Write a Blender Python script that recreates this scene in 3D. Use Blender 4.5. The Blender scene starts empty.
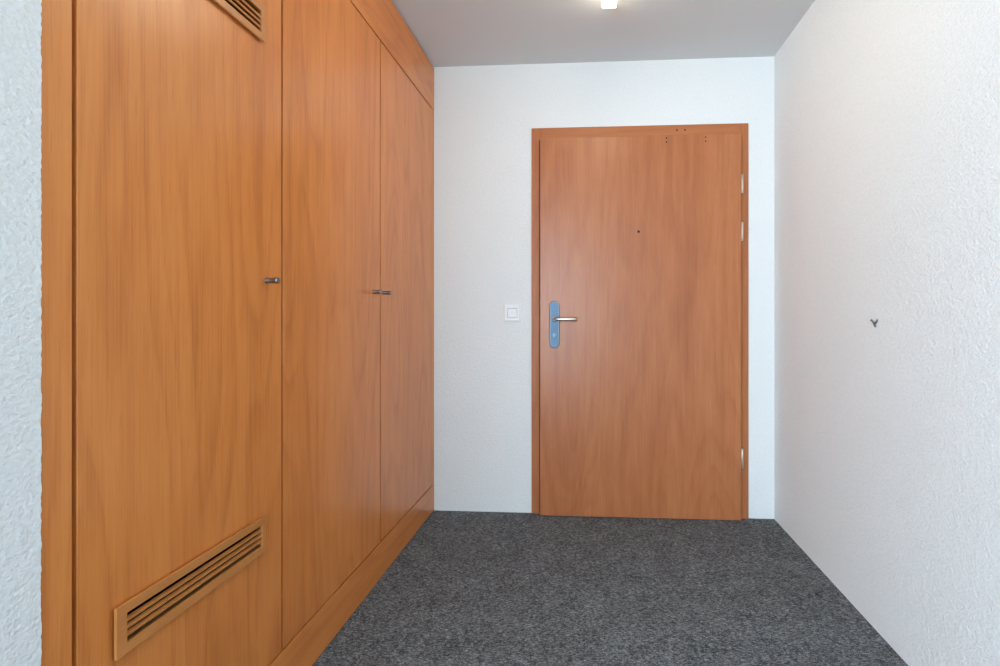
import bpy, bmesh, math, random
from mathutils import Vector, Matrix

random.seed(7)
scene = bpy.context.scene
COL = scene.collection

# ------------------------------------------------------------------ camera
cam_data = bpy.data.cameras.new('camera')
cam = bpy.data.objects.new('camera', cam_data)
COL.objects.link(cam)
cam_data.sensor_width = 36.0
cam_data.lens = 18.0                       # 500 px at 1000 px width
cam_data.shift_x = -0.0552
cam_data.shift_y = -0.0187
cam_data.clip_start = 0.05
cam.location = (0.8255, -2.6608, 1.0618)
cam.rotation_euler = (math.pi / 2, 0, 0.0635)
scene.camera = cam

# ------------------------------------------------------------------ light
world = bpy.data.worlds.new('world')
scene.world = world
world.use_nodes = True
bg = world.node_tree.nodes['Background']
bg.inputs['Color'].default_value = (0.68, 0.86, 1.0, 1)
bg.inputs['Strength'].default_value = 17.5

LAMP_COLOR = (1.0, 0.895, 0.69)
LAMP_STRENGTH = 22.0

# the window of the room behind the camera guides the daylight sampling
portal = bpy.data.lights.new('window_portal', 'AREA')
portal.shape = 'RECTANGLE'
portal.size, portal.size_y = 3.2, 2.1
portal.cycles.is_portal = True
po = bpy.data.objects.new('window_portal', portal)
COL.objects.link(po)
po.location = (-0.8, -5.17, 1.2)
po.rotation_euler = (math.pi / 2, 0, 0)

scene.view_settings.view_transform = 'Standard'
scene.view_settings.look = 'None'
scene.view_settings.exposure = -0.04
scene.view_settings.gamma = 1.0
scene.view_settings.use_curve_mapping = False
try:
    scene.cycles.max_bounces = 16
    scene.cycles.diffuse_bounces = 10
    scene.cycles.use_denoising = True
    scene.cycles.sample_clamp_indirect = 4.0
    scene.cycles.use_adaptive_sampling = False
except Exception:
    pass


# ------------------------------------------------------------------ materials
def new_mat(name):
    m = bpy.data.materials.new(name)
    m.use_nodes = True
    nt = m.node_tree
    return m, nt, nt.nodes['Principled BSDF']


def node(nt, kind, **kw):
    n = nt.nodes.new(kind)
    for k, v in kw.items():
        setattr(n, k, v)
    return n


def ramp(nt, fac, stops):
    r = node(nt, 'ShaderNodeValToRGB')
    e = r.color_ramp.elements
    while len(e) < len(stops):
        e.new(0.5)
    for el, (p, c) in zip(e, stops):
        el.position = p
        el.color = (c, c, c, 1) if isinstance(c, (int, float)) else (*c, 1)
    nt.links.new(fac, r.inputs['Fac'])
    return r.outputs['Color']


def mix(nt, fac, a, b, blend='MIX'):
    m = node(nt, 'ShaderNodeMix', data_type='RGBA', blend_type=blend)
    for sock, v in ((m.inputs['Factor'], fac), (m.inputs[6], a), (m.inputs[7], b)):
        if isinstance(v, (int, float)):
            sock.default_value = v
        elif isinstance(v, tuple):
            sock.default_value = (*v, 1)
        else:
            nt.links.new(v, sock)
    return m.outputs[2]


def coords(nt, scale=(1, 1, 1), offset=(0, 0, 0)):
    tc = node(nt, 'ShaderNodeTexCoord')
    mp = node(nt, 'ShaderNodeMapping')
    mp.inputs['Scale'].default_value = scale
    mp.inputs['Location'].default_value = offset
    nt.links.new(tc.outputs['Object'], mp.inputs['Vector'])
    return mp.outputs['Vector']


def noise(nt, vec, scale, detail=2.0, rough=0.5, dist=0.0):
    n = node(nt, 'ShaderNodeTexNoise')
    n.inputs['Scale'].default_value = scale
    n.inputs['Detail'].default_value = detail
    n.inputs['Roughness'].default_value = rough
    n.inputs['Distortion'].default_value = dist
    nt.links.new(vec, n.inputs['Vector'])
    return n.outputs['Fac']


def bump(nt, bsdf, height, strength, distance):
    b = node(nt, 'ShaderNodeBump')
    b.inputs['Strength'].default_value = strength
    b.inputs['Distance'].default_value = distance
    nt.links.new(height, b.inputs['Height'])
    nt.links.new(b.outputs['Normal'], bsdf.inputs['Normal'])


def math_node(nt, op, a, b=None):
    m = node(nt, 'ShaderNodeMath', operation=op)
    for i, v in enumerate((a, b)):
        if v is None:
            continue
        if isinstance(v, (int, float)):
            m.inputs[i].default_value = v
        else:
            nt.links.new(v, m.inputs[i])
    return m.outputs[0]


def wood(name, light, mid, dark, axis='Z', offset=(0, 0, 0), rough=0.29, contrast=1.0, spec=0.50, figure=0.16):
    """Cherry-type laminate: cathedral figure, fine fibres, mottling and pores."""
    m, nt, b = new_mat(name)

    def sc(across, along):
        s = [across, across, across]
        s['XYZ'.index(axis)] = along
        return tuple(s)
    # cathedral figure: contour lines of a stretched noise field
    field = noise(nt, coords(nt, sc(3.4, 0.42), offset), 1.0, 1.5, 0.45, 0.15)
    rings = math_node(nt, 'FRACT', math_node(nt, 'MULTIPLY', field, 17.0))
    rings = ramp(nt, rings, [(0.0, 0.55), (0.10, 0.30), (0.55, 0.40), (0.92, 1.0), (1.0, 0.55)])
    broad = noise(nt, coords(nt, sc(7.0, 0.35), offset), 1.0, 3.0, 0.55)
    fibre = noise(nt, coords(nt, sc(230.0, 4.0), offset), 1.0, 3.0, 0.65)
    streak = noise(nt, coords(nt, sc(38.0, 0.8), offset), 1.0, 2.0, 0.5)
    mott = noise(nt, coords(nt, sc(22.0, 4.0), offset), 1.0, 3.0, 0.6)
    pores = noise(nt, coords(nt, sc(420.0, 14.0), offset), 1.0, 1.0, 0.5)
    t = math_node(nt, 'MULTIPLY', rings, figure * contrast)
    for src, w in ((broad, 0.40), (fibre, 0.42), (streak, 0.16), (mott, 0.36)):
        t = math_node(nt, 'ADD', t, math_node(nt, 'MULTIPLY', src, w * contrast))
    t = math_node(nt, 'ADD', t, 0.5 - (0.67 + 0.5 * figure) * contrast)
    colr = ramp(nt, t, [(0.18, light), (0.5, mid), (0.82, dark)])
    pm = ramp(nt, pores, [(0.62, 0.0), (0.75, 1.0)])
    colr = mix(nt, math_node(nt, 'MULTIPLY', pm, 0.30), colr, dark)
    nt.links.new(colr, b.inputs['Base Color'])
    b.inputs['Roughness'].default_value = rough
    b.inputs['Specular IOR Level'].default_value = spec
    bump(nt, b, fibre, 0.06, 0.0006)
    return m


CAB = dict(light=(0.745, 0.298, 0.082), mid=(0.63, 0.212, 0.048), dark=(0.41, 0.110, 0.020))
DOOR = dict(light=(0.49, 0.196, 0.077), mid=(0.40, 0.135, 0.049), dark=(0.26, 0.074, 0.025))
M = {}
M['cab_a'] = wood('cherry_laminate_a', **CAB, offset=(3.1, 1.7, 0.3))
M['cab_b'] = wood('cherry_laminate_b', **CAB, offset=(8.4, 5.2, 2.1))
M['cab_c'] = wood('cherry_laminate_c', **CAB, offset=(1.9, 9.3, 4.4))
M['cab_v'] = wood('cherry_laminate_edge', **CAB, offset=(5.5, 3.3, 7.7))
M['cab_h'] = wood('cherry_laminate_horizontal', **CAB, axis='Y', offset=(2.2, 6.1, 3.8))
M['grille'] = wood('beech_solid', (0.60, 0.255, 0.075), (0.52, 0.200, 0.053), (0.42, 0.145, 0.034),
                   axis='Y', offset=(4.2, 0.4, 6.0), contrast=0.7)
M['door'] = wood('cherry_door_laminate', **DOOR, offset=(1.3, 7.9, 3.2), rough=0.32, spec=0.36, contrast=0.95, figure=0.12)
M['frame_v'] = wood('cherry_door_frame_upright', **DOOR, offset=(9.9, 4.1, 0.6), rough=0.42, contrast=0.7, spec=0.24)
M['frame_h'] = wood('cherry_door_frame_head', **DOOR, axis='X', offset=(7.2, 8.8, 5.1), rough=0.42, contrast=0.7, spec=0.24)


def plain(name, color, rough=0.5, metal=0.0, spec=0.5):
    m, nt, b = new_mat(name)
    n = noise(nt, coords(nt), 60.0, 2.0)
    c = mix(nt, n, tuple(x * 0.93 for x in color), tuple(min(1, x * 1.07) for x in color))
    nt.links.new(c, b.inputs['Base Color'])
    b.inputs['Roughness'].default_value = rough
    b.inputs['Metallic'].default_value = metal
    b.inputs['Specular IOR Level'].default_value = spec
    return m


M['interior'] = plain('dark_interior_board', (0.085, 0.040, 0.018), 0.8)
M['hole'] = plain('dark_hole', (0.03, 0.010, 0.004), 0.9, spec=0.1)
M['steel'] = plain('brushed_steel', (0.60, 0.58, 0.56), 0.33, 1.0)
M['knob'] = plain('knob_steel', (0.27, 0.26, 0.27), 0.36, 1.0)
M['hinge'] = plain('satin_hinge_steel', (0.60, 0.48, 0.38), 0.5, 0.8)
M['film'] = plain('blue_film', (0.055, 0.155, 0.31), 0.4)
M['film_edge'] = plain('handle_plate_metal', (0.24, 0.28, 0.30), 0.4, 0.7)
M['cyl'] = plain('cylinder_cyan', (0.16, 0.40, 0.52), 0.3)
M['plastic'] = plain('white_plastic', (0.74, 0.735, 0.72), 0.35)
M['plastic2'] = plain('white_plastic_rocker', (0.76, 0.76, 0.755), 0.3)
M['gap'] = plain('switch_gap', (0.55, 0.55, 0.55), 0.7)
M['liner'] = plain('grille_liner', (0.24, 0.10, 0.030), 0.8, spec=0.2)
M['shadow_strip'] = plain('brown_shadow_strip', (0.12, 0.043, 0.018), 0.8, spec=0.2)  # dark brown stands in for the shade beside the door leaf
M['hook'] = plain('dark_hook_metal', (0.16, 0.15, 0.14), 0.5, 0.4)
M['housing'] = plain('lamp_housing_white', (0.85, 0.85, 0.84), 0.4)
M['winframe'] = plain('window_frame_white', (0.8, 0.8, 0.8), 0.4)

# rough white plaster
m, nt, b = new_mat('rough_plaster')
v = coords(nt, (1, 1, 1.35))
n1 = noise(nt, v, 120.0, 3.0, 0.6, 0.0)
n2 = noise(nt, v, 55.0, 2.0, 0.5, 0.0)
n3 = noise(nt, v, 2.2, 2.0)
h = math_node(nt, 'ADD', math_node(nt, 'MULTIPLY', n1, 0.75), math_node(nt, 'MULTIPLY', n2, 0.35))
c = mix(nt, n3, (0.767, 0.771, 0.764), (0.793, 0.796, 0.788))
grit = noise(nt, coords(nt, (1, 1, 1.3), (3, 8, 5)), 150.0, 3.0, 0.6)
c = mix(nt, ramp(nt, grit, [(0.36, 0.0), (0.64, 1.0)]), mix(nt, 1.0, c, (0.93, 0.93, 0.93), 'MULTIPLY'), c)
nt.links.new(c, b.inputs['Base Color'])
b.inputs['Roughness'].default_value = 0.9
b.inputs['Specular IOR Level'].default_value = 0.2
bump(nt, b, h, 0.72, 0.006)
M['plaster'] = m

m, nt, b = new_mat('ceiling_paint')
n1 = noise(nt, coords(nt), 160.0, 2.0)
c = mix(nt, n1, (0.630, 0.637, 0.637), (0.650, 0.657, 0.657))
nt.links.new(c, b.inputs['Base Color'])
b.inputs['Roughness'].default_value = 0.9
bump(nt, b, n1, 0.06, 0.001)
M['ceiling'] = m

# grey heathered needle-felt carpet
m, nt, b = new_mat('grey_carpet')
va = coords(nt, (1.0, 1.0, 1.0))
vx = coords(nt, (0.48, 1.25, 1.0), (3, 1, 0))
f1 = noise(nt, vx, 190.0, 3.0, 0.68, 1.0)
f2 = noise(nt, va, 430.0, 2.0, 0.6, 0.6)
f3 = noise(nt, va, 46.0, 3.0, 0.6, 0.8)
f4 = noise(nt, va, 9.0, 2.0, 0.5)
t = math_node(nt, 'MULTIPLY', f1, 0.54)
for s, w in ((f2, 0.27), (f3, 0.17), (f4, 0.06)):
    t = math_node(nt, 'ADD', t, math_node(nt, 'MULTIPLY', s, w))
t = math_node(nt, 'SUBTRACT', t, 0.012)
c = ramp(nt, t, [(0.39, (0.0145, 0.0152, 0.0157)), (0.47, (0.0625, 0.0650, 0.0675)),
                 (0.53, (0.139, 0.144, 0.149)), (0.61, (0.318, 0.328, 0.336))])
nt.links.new(c, b.inputs['Base Color'])
b.inputs['Roughness'].default_value = 1.0
b.inputs['Specular IOR Level'].default_value = 0.1
bump(nt, b, t, 0.5, 0.004)
M['carpet'] = m

# lamp diffuser
m, nt, b = new_mat('lamp_diffuser')
b.inputs['Base Color'].default_value = (0.9, 0.9, 0.88, 1)
b.inputs['Emission Color'].default_value = (*LAMP_COLOR, 1)
b.inputs['Emission Strength'].default_value = LAMP_STRENGTH
M['diffuser'] = m


# ------------------------------------------------------------------ mesh helpers
def box(bm, lo, hi, bev=0.0, mi=0, seg=2, mat=None):
    lo, hi = Vector(lo), Vector(hi)
    mtx = Matrix.Translation((lo + hi) / 2) @ Matrix.Diagonal((*(hi - lo), 1))
    if mat is not None:
        mtx = mat @ mtx
    r = bmesh.ops.create_cube(bm, size=1.0, matrix=mtx)
    vs = r['verts']
    fs = {f for v_ in vs for f in v_.link_faces}
    for f in fs:
        f.material_index = mi
    if bev > 0:
        es = {e for v_ in vs for e in v_.link_edges}
        rb = bmesh.ops.bevel(bm, geom=list(es), offset=bev, segments=seg, affect='EDGES', profile=0.5)
        for f in rb['faces']:
            f.material_index = mi


def lathe(bm, prof, origin, axis, n=28, mi=0):
    """prof: (distance along axis, radius)."""
    a = Vector(axis).normalized()
    u = a.orthogonal().normalized()
    w = a.cross(u)
    o = Vector(origin)
    rings = []
    for d, r in prof:
        rings.append([bm.verts.new(o + a * d + (u * math.cos(2 * math.pi * k / n) + w * math.sin(2 * math.pi * k / n)) * r)
                      for k in range(n)])
    fs = []
    for r0, r1 in zip(rings, rings[1:]):
        for k in range(n):
            fs.append(bm.faces.new((r0[k], r0[(k + 1) % n], r1[(k + 1) % n], r1[k])))
    fs.append(bm.faces.new(list(reversed(rings[0]))))
    fs.append(bm.faces.new(rings[-1]))
    for f in fs:
        f.material_index = mi
        f.smooth = True
    fs[-1].smooth = fs[-2].smooth = False


def tube(bm, pts, radii, n=14, mi=0, squash=None):
    pts = [Vector(p) for p in pts]
    rings = []
    for i, p in enumerate(pts):
        t = (pts[min(i + 1, len(pts) - 1)] - pts[max(i - 1, 0)]).normalized()
        u = t.cross(Vector((0, 0, 1)))
        if u.length < 0.05:
            u = t.cross(Vector((0, 1, 0)))
        u.normalize()
        w = u.cross(t).normalized()
        r = radii[i]
        s = squash if squash else 1.0
        rings.append([bm.verts.new(p + u * r * math.cos(2 * math.pi * k / n) + w * r * s * math.sin(2 * math.pi * k / n))
                      for k in range(n)])
    fs = []
    for r0, r1 in zip(rings, rings[1:]):
        for k in range(n):
            fs.append(bm.faces.new((r0[k], r0[(k + 1) % n], r1[(k + 1) % n], r1[k])))
    fs.append(bm.faces.new(list(reversed(rings[0]))))
    fs.append(bm.faces.new(rings[-1]))
    for f in fs:
        f.material_index = mi
        f.smooth = True


def panel(bm, us, vs, holes, to3, thick, bev=0.0):
    """Slab on a grid of u and v cuts; holes = {(i, j)} cells left open.
    to3(u, v, w) maps to 3-D, w from 0 (face) to thick (back)."""
    nu, nv = len(us), len(vs)
    front = [[bm.verts.new(to3(u, v, 0)) for v in vs] for u in us]
    back = [[bm.verts.new(to3(u, v, thick)) for v in vs] for u in us]
    solid = {(i, j) for i in range(nu - 1) for j in range(nv - 1)} - set(holes)
    for i, j in solid:
        q = [(i, j), (i + 1, j), (i + 1, j + 1), (i, j + 1)]
        bm.faces.new([front[a][c] for a, c in q])
        bm.faces.new([back[a][c] for a, c in reversed(q)])
        for (a, c), nb in zip(((0, 1), (1, 2), (2, 3), (3, 0)), ((i, j - 1), (i + 1, j), (i, j + 1), (i - 1, j))):
            if nb not in solid:
                p, r = q[a], q[c]
                bm.faces.new((front[p[0]][p[1]], back[p[0]][p[1]], back[r[0]][r[1]], front[r[0]][r[1]]))
    loose = [v_ for v_ in bm.verts if not v_.link_faces]
    bmesh.ops.delete(bm, geom=loose, context='VERTS')
    bmesh.ops.recalc_face_normals(bm, faces=bm.faces[:])
    if bev > 0:
        es = [e for e in bm.edges if len(e.link_faces) == 2 and e.calc_face_angle(0) > 0.5]
        bmesh.ops.bevel(bm, geom=es, offset=bev, segments=2, affect='EDGES', profile=0.5)


def build(name, bm, mats, parent=None, recalc=True):
    if recalc:
        bmesh.ops.recalc_face_normals(bm, faces=bm.faces[:])
    me = bpy.data.meshes.new(name)
    bm.to_mesh(me)
    bm.free()
    for mm in (mats if isinstance(mats, (list, tuple)) else [mats]):
        me.materials.append(mm)
    o = bpy.data.objects.new(name, me)
    COL.objects.link(o)
    if parent is not None:
        o.parent = parent
        # meshes are written in world space: shift into the parent's frame
        base = parent['_base'] if '_base' in parent else (0, 0, 0)
        if any(abs(x) > 1e-9 for x in base):
            me.transform(Matrix.Translation(-Vector(base)))
        o['_base'] = base
    return o


def thing(name, label, cat, base, group=None, kind=None):
    o = bpy.data.objects.new(name, None)
    o.empty_display_size = 0.1
    COL.objects.link(o)
    o.location = base
    o['_base'] = base
    if kind:
        o['kind'] = kind
    o['label'] = label
    o['category'] = cat
    if group:
        o['group'] = group
    return o


def struct(name, bm, mats, label, cat):
    o = build(name, bm, mats)
    o['kind'] = 'structure'
    o['label'] = label
    o['category'] = cat
    return o


# ------------------------------------------------------------------ room shell
W, H = 1.795, 2.4
XL, YR = -2.9, -5.0          # far corner of the room behind the camera
T = 0.16
EDGE = -1.9565               # where the plaster meets the wardrobe

bm = bmesh.new()
box(bm, (XL - T, YR - T, -0.12), (W + T, T, 0.0))
struct('floor', bm, M['carpet'], 'dark grey heathered carpet covering the hallway floor', 'floor')
bm = bmesh.new()
box(bm, (XL - T, YR - T, H), (W + T, T, H + 0.14))
struct('ceiling', bm, M['ceiling'], 'smooth pale grey painted ceiling of the hallway', 'ceiling')
bm = bmesh.new()
box(bm, (W, YR - T, 0), (W + T, T, H))
struct('wall_right', bm, M['plaster'], 'rough white plaster wall along the right side of the hallway', 'wall')
# back wall with the doorway
bm = bmesh.new()
panel(bm, [-0.66, 0.575, 1.618, W], [0, 2.005, H], [(1, 0)], lambda u, v, w: (u, w, v), T)
struct('wall_back', bm, M['plaster'], 'rough white plaster end wall around the entrance door', 'wall')
# left wall: plaster return beside the wardrobe, its cut edge slightly ragged
bm = bmesh.new()
zs = [i * H / 480 for i in range(481)]
row = []
for z in zs:
    row.append((EDGE + random.uniform(-0.0010, 0.0010)))
f_in, f_out, b_in, b_out = [], [], [], []
for z, ye in zip(zs, row):
    f_in.append(bm.verts.new((0.003, ye, z)))
    f_out.append(bm.verts.new((0.003, -2.42, z)))
    b_in.append(bm.verts.new((-0.003, ye - 0.0005, z)))
for i in range(480):
    bm.faces.new((f_in[i], f_in[i + 1], f_out[i + 1], f_out[i]))
    bm.faces.new((b_in[i], b_in[i + 1], f_in[i + 1], f_in[i]))
# the mass of the wall behind that face
box(bm, (-0.66, -2.42, 0), (-0.003, -1.956, H))
q = [bm.verts.new(p) for p in ((0.003, -2.42, 0), (0.003, -2.42, H), (-0.003, -2.42, H), (-0.003, -2.42, 0))]
bm.faces.new(q)
struct('wall_left', bm, M['plaster'], 'rough white plaster wall to the left of the wardrobe', 'wall')
bm = bmesh.new()
box(bm, (-0.66 - T, -2.42, 0), (-0.66, T, H))
struct('wall_niche', bm, M['plaster'], 'plaster wall behind the built-in wardrobe', 'wall')
bm = bmesh.new()
box(bm, (XL - T, -2.42, 0), (-0.66 - T, -2.42 + T, H))
struct('wall_side', bm, M['plaster'], 'plaster wall of the room behind the camera, beside the hallway', 'wall')
bm = bmesh.new()
box(bm, (XL - T, YR - T, 0), (XL, -2.42, H))
struct('wall_far_left', bm, M['plaster'], 'plaster wall on the left of the room behind the camera', 'wall')
bm = bmesh.new()
panel(bm, [XL, -2.4, 0.8, W], [0, 0.15, 2.25, H], [(1, 1)], lambda u, v, w: (u, YR - w, v), T)
struct('wall_rear', bm, M['plaster'], 'plaster wall with the window opening behind the camera', 'wall')
bm = bmesh.new()
for x in (-2.4, -0.83, 0.74):
    box(bm, (x, YR - 0.11, 0.15), (x + 0.06, YR - 0.05, 2.25), 0.006)
for z in (0.15, 2.19):
    box(bm, (-2.34, YR - 0.11, z), (0.74, YR - 0.05, z + 0.06), 0.006)
struct('window_1', bm, M['winframe'], 'white framed window of the room behind the camera', 'window')

# ------------------------------------------------------------------ built-in wardrobe
D = 0.022                      # door thickness
Z0, Z1 = 0.151, 2.156          # door leaves
PL, FA = 0.143, 2.163          # plinth top, fascia bottom
ward = thing('built_in_wardrobe', 'tall cherry wood built-in wardrobe with three doors filling the left side of the hallway',
             'wardrobe', (-0.30, -0.98, 0.0))
bm = bmesh.new()
box(bm, (-0.60, -1.950, 0.0), (-0.030, -1.930, 2.39))          # near side
box(bm, (-0.60, -0.022, 0.0), (-0.030, -0.004, 2.39))          # far side
box(bm, (-0.60, -1.930, 0.10), (-0.030, -0.022, 0.12))         # bottom
box(bm, (-0.60, -1.930, 2.20), (-0.030, -0.022, 2.22))         # top
box(bm, (-0.60, -1.930, 0.12), (-0.585, -0.022, 2.20))         # back
box(bm, (-0.585, -1.362, 0.12), (-0.030, -1.344, 2.20))        # dividers
box(bm, (-0.585, -0.716, 0.12), (-0.030, -0.698, 2.20))
build('carcass', bm, M['interior'], ward)
bm = bmesh.new()
box(bm, (-D, -1.975, 0.0), (0, -1.9085, 2.392), 0.0007)
build('side_stile', bm, M['cab_v'], ward)
bm = bmesh.new()
box(bm, (-D, -0.0345, PL), (-0.0005, -0.001, FA), 0.001)
build('filler_strip', bm, M['cab_v'], ward)
bm = bmesh.new()
box(bm, (-D, -1.9065, 0.004), (0, -0.001, PL), 0.0014)
build('plinth', bm, M['cab_h'], ward)
bm = bmesh.new()
box(bm, (-D, -1.9065, FA), (0, -0.001, 2.392), 0.0012)
build('fascia', bm, M['cab_h'], ward)


def louvre(y0, y1, z0, z1, parent, name='vent_grille'):
    """Slotted wooden grille, 10 mm proud of the door, with three slanting slats."""
    sy0, sy1, sz0, sz1 = y0 + 0.0205, y1 - 0.0135, z0 + 0.0190, z1 - 0.0180
    bm = bmesh.new()
    panel(bm, [y0, sy0, sy1, y1], [z0, sz0, sz1, z1], [(1, 1)], lambda u, v, w: (0.0100 - w, u, v), 0.0060, 0.0010)
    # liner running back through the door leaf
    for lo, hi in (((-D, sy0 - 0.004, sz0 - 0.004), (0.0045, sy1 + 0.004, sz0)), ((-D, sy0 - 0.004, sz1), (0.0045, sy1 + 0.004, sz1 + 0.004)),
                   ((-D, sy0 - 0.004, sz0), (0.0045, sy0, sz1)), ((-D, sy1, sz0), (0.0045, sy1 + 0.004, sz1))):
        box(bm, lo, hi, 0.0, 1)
    pitch = (sz1 - sz0) / 4
    for k in range(1, 4):
        zc = sz0 + pitch * k - 0.0004
        rot = Matrix.Translation((0.0045, 0, zc)) @ Matrix.Rotation(math.radians(17), 4, 'Y')
        box(bm, (-0.0042, sy0 - 0.001, -0.0025), (0.0042, sy1 + 0.001, 0.0025), 0.0006, mat=rot)
    return build(name, bm, [M['grille'], M['liner']], parent)


def knob(y, z, parent):
    bm = bmesh.new()
    lathe(bm, [(-0.0005, 0.0072), (0.0008, 0.0080), (0.003, 0.0080), (0.005, 0.0073), (0.018, 0.0074), (0.024, 0.0077),
               (0.028, 0.0084), (0.0322, 0.0084), (0.0335, 0.0073), (0.0335, 0.0)][:-1], (0, y, z), (1, 0, 0))
    return build('knob', bm, M['knob'], parent)


LV = (-1.842, -1.437, 0.4590, 0.5490)
UV = (-1.845, -1.440, 1.7515, 1.8415)
y0, y1 = -1.9005, -1.3575
bm = bmesh.new()
ins = 0.013
cut_y = [y0, LV[0] + ins, LV[1] - 0.008, y1]
cut_z = [Z0, LV[2] + ins, LV[3] - ins, UV[2] + ins, UV[3] - ins, Z1]
panel(bm, cut_y, cut_z, [(1, 1), (1, 3)], lambda u, v, w: (-w, u, v), D, 0.0006)
d1 = build('door', bm, M['cab_a'], ward)
d1['label'] = 'wardrobe door with two slotted vent grilles'
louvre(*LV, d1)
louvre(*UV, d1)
knob(-1.421, 1.149, d1)
bm = bmesh.new()
box(bm, (-D, -1.3500, Z0), (0, -0.7125, Z1), 0.0006)
d2 = build('door', bm, M['cab_b'], ward)
knob(-0.776, 1.149, d2)
bm = bmesh.new()
box(bm, (-D, -0.7040, Z0), (0, -0.0375, Z1), 0.0006)
d3 = build('door', bm, M['cab_c'], ward)
knob(-0.680, 1.149, d3)

# ------------------------------------------------------------------ entrance door
FY, LY = -0.010, -0.042        # frame face, leaf face
door = thing('door_1', 'cherry wood entrance door closed in its frame in the end wall', 'door', (1.096, 0.0, 0.0), kind='structure')
bm = bmesh.new()
fx0, fx1, fz = 0.5305, 1.6615, 2.0535
ix0, ix1, iz = 0.592, 1.602, 1.972


def frame_piece(lo, hi, mi):
    box(bm, lo, hi, 0.0018, mi)


frame_piece((fx0, FY, 0.0), (ix0, -0.0005, fz), 0)
frame_piece((ix1, FY, 0.0), (fx1, -0.0005, fz), 0)
frame_piece((ix0 - 0.002, FY, iz), (ix1 + 0.002, -0.0005, fz), 1)
# jamb lining through the wall
box(bm, (0.577, 0.0, 0.0), (ix0, T - 0.002, iz), 0.0, 0)
box(bm, (ix1, 0.0, 0.0), (1.616, T - 0.002, iz), 0.0, 0)
box(bm, (0.577, 0.0, iz), (1.616, T - 0.002, 2.003), 0.0, 1)
for hx in (1.295, 1.337):      # two screw holes in the head
    lathe(bm, [(0.0, 0.0045), (0.0003, 0.0045)], (hx, FY, 2.0255), (0, -1, 0), 14, 2)
build('door_frame', bm, [M['frame_v'], M['frame_h'], M['hole']], door)
bm = bmesh.new()
box(bm, (0.579, LY, 0.004), (1.615, FY - 0.004, 1.989), 0.0022, 0, 3)
box(bm, (0.596, FY - 0.004, 0.004), (1.598, 0.030, 1.966), 0.0, 0)     # rebated inner part
for hx in (1.236, 1.435):
    for hz in (1.9745, 1.9535):
        lathe(bm, [(0.0, 0.0038), (0.0003, 0.0038)], (hx, LY, hz), (0, -1, 0), 14, 1)
leaf = build('door_leaf', bm, [M['door'], M['hole']], door)
bm = bmesh.new()
lathe(bm, [(0.0, 0.0070), (0.0012, 0.0070), (0.0012, 0.0050), (0.0004, 0.0048)], (1.093, LY, 1.491), (0, -1, 0), 20)
p = build('peephole', bm, M['hole'], leaf)
p['label'] = 'small dark peephole'

bm = bmesh.new()  # dark strips on the frame paint in the shadow line of the leaf
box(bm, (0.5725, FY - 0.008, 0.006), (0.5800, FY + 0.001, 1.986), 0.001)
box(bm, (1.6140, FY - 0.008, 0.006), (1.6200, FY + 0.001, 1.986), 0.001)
shade = build('door_shadow_strip', bm, M['shadow_strip'], door)
shade['label'] = 'narrow dark brown strips painted as the shadow line along the door edges'

for z0, z1 in ((1.683, 1.781), (1.437, 1.535), (0.268, 0.372)):
    bm = bmesh.new()
    zm = (z0 + z1) / 2
    lathe(bm, [(0, 0.0045), (0.002, 0.0068), (z1 - z0 - 0.002, 0.0068), (z1 - z0, 0.0045)], (1.6215, -0.036, z0), (0, 0, 1), 20)
    box(bm, (1.6195, -0.034, z0 + 0.008), (1.6235, FY + 0.002, z1 - 0.008), 0.0)
    h_ = build('hinge', bm, M['hinge'], door)
    h_['label'] = 'steel hinge barrel'

# handle: long rounded back plate with blue face, lever, cylinder
px0, px1, pz0, pz1 = 0.629, 0.682, 0.884, 1.132
pr = (px1 - px0) / 2
pc = (px0 + px1) / 2


def stadium(inset, y, n=18):
    r = pr - inset
    pts = []
    for k in range(n + 1):
        a = math.pi * k / n
        pts.append((pc + r * math.cos(a), y, pz1 - pr + r * math.sin(a)))
    for k in range(n + 1):
        a = math.pi + math.pi * k / n
        pts.append((pc + r * math.cos(a), y, pz0 + pr + r * math.sin(a)))
    return pts


bm = bmesh.new()
loops = [(0.0, LY), (0.0, LY - 0.006), (0.0015, LY - 0.0088), (0.0045, LY - 0.0100), (0.0060, LY - 0.0100)]
rings = [[bm.verts.new(q_) for q_ in stadium(i_, y_)] for i_, y_ in loops]
for li, (r0, r1) in enumerate(zip(rings, rings[1:])):
    n_ = len(r0)
    for k in range(n_):
        f = bm.faces.new((r0[k], r0[(k + 1) % n_], r1[(k + 1) % n_], r1[k]))
        f.smooth = True
        f.material_index = 0
f = bm.faces.new(rings[-1])
f.material_index = 1
plate = build('handle_plate', bm, [M['film_edge'], M['film']], leaf)
plate['label'] = 'long rounded blue handle plate'
PY = LY - 0.010
# depth limit is thing > part > sub-part, so the lever and cylinder sit beside the plate under the leaf
bm = bmesh.new()
lathe(bm, [(0.0, 0.0125), (0.004, 0.0125), (0.006, 0.0105), (0.030, 0.0095)], (0.656, PY, 1.037), (0, -1, 0), 24)
tube(bm, [(0.656, PY - 0.020, 1.037), (0.656, PY - 0.034, 1.037), (0.661, PY - 0.043, 1.037), (0.672, PY - 0.047, 1.037),
          (0.70, PY - 0.047, 1.0368), (0.735, PY - 0.046, 1.0360), (0.765, PY - 0.044, 1.0355), (0.773, PY - 0.0435, 1.0355)],
     [0.0092, 0.0092, 0.0092, 0.0090, 0.0088, 0.0098, 0.0098, 0.0080], 20, squash=0.95)
lv = build('lever', bm, M['steel'], leaf)
lv['label'] = 'silver lever pointing to the right'
bm = bmesh.new()
lathe(bm, [(0.0, 0.0105), (0.003, 0.0105), (0.0045, 0.0085)], (0.655, PY, 0.953), (0, -1, 0), 24)
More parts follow.
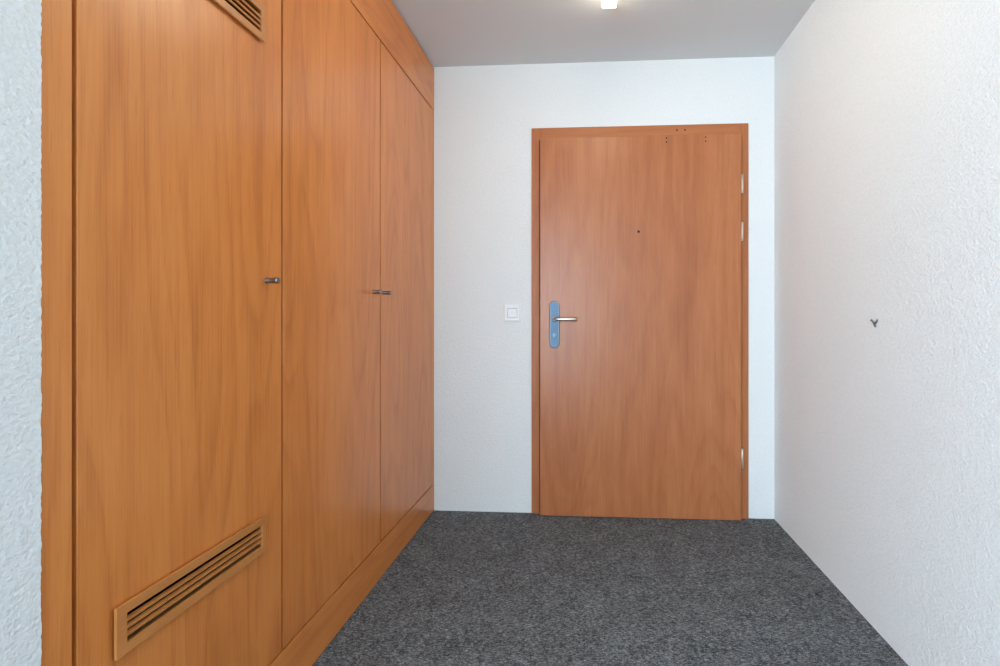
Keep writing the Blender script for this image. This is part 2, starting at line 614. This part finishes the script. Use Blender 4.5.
box(bm, (0.650, PY - 0.016, 0.942), (0.660, PY - 0.003, 0.964), 0.002)
cy = build('lock_cylinder', bm, M['cyl'], leaf)
cy['label'] = 'light blue thumb turn'

# ------------------------------------------------------------------ light switch
sx0, sx1, sz0, sz1 = 0.384, 0.467, 1.026, 1.112
sw = thing('light_switch', 'square white light switch on the end wall left of the entrance door', 'light switch',
           ((sx0 + sx1) / 2, 0.0, sz0))
bm = bmesh.new()
panel(bm, [sx0, sx0 + 0.018, sx1 - 0.012, sx1], [sz0, sz0 + 0.016, sz1 - 0.018, sz1], [(1, 1)],
      lambda u, v, w: (u, -0.010 + w, v), 0.0098, 0.0022)
build('cover_frame', bm, M['plastic'], sw)
bm = bmesh.new()
box(bm, (sx0 + 0.018, -0.0055, sz0 + 0.016), (sx1 - 0.012, -0.0005, sz1 - 0.018), 0.0, 0)
build('insert', bm, M['gap'], sw)
bm = bmesh.new()
rot = Matrix.Translation(((sx0 + sx1) / 2 + 0.003, -0.0085, (sz0 + sz1) / 2 - 0.001)) @ Matrix.Rotation(math.radians(5), 4, 'X')
box(bm, (-0.0245, -0.003, -0.0235), (0.0245, 0.003, 0.0235), 0.0012, mat=rot)
build('rocker', bm, M['plastic2'], sw)

# ------------------------------------------------------------------ little hook on the right wall
hk = thing('wall_hook', 'tiny dark metal two-pronged hook on the right plaster wall', 'hook', (W, -0.915, 1.036))
hy, hz = -0.915, 1.036
bm = bmesh.new()
tube(bm, [(W + 0.001, hy, hz - 0.015), (W - 0.003, hy, hz - 0.015), (W - 0.005, hy, hz - 0.008), (W - 0.005, hy, hz - 0.002)],
     [0.0028, 0.0032, 0.0036, 0.0040], 12)
build('stem', bm, M['hook'], hk)
bm = bmesh.new()
tube(bm, [(W - 0.005, hy, hz - 0.005), (W - 0.007, hy + 0.006, hz + 0.001), (W - 0.010, hy + 0.010, hz + 0.006)], [0.0036, 0.0028, 0.0026], 12)
lathe(bm, [(0, 0.001), (0.0012, 0.0036), (0.004, 0.0036), (0.0052, 0.001)], (W - 0.0085, hy + 0.009, hz + 0.004), (-0.3, 0.6, 0.7), 12)
build('prong', bm, M['hook'], hk)
bm = bmesh.new()
tube(bm, [(W - 0.005, hy, hz - 0.005), (W - 0.005, hy - 0.010, hz - 0.001), (W - 0.006, hy - 0.018, hz + 0.008)], [0.0036, 0.0032, 0.0024], 12)
build('prong', bm, M['hook'], hk)

# ------------------------------------------------------------------ ceiling lamp
lx0, lx1, ly0, ly1 = 0.889, 0.947, -1.56, -0.564
lamp = thing('ceiling_light', 'glowing white linear ceiling light above the middle of the hallway', 'ceiling light',
             ((lx0 + lx1) / 2, (ly0 + ly1) / 2, H))
bm = bmesh.new()
box(bm, (lx0, ly0, H - 0.022), (lx1, ly1, H - 0.0002), 0.001)
build('housing', bm, M['housing'], lamp)
bm = bmesh.new()
box(bm, (lx0, ly0, H - 0.060), (lx1, ly1, H - 0.0225), 0.002)
build('diffuser', bm, M['diffuser'], lamp)

for o in bpy.data.objects:
    if '_base' in o:
        del o['_base']
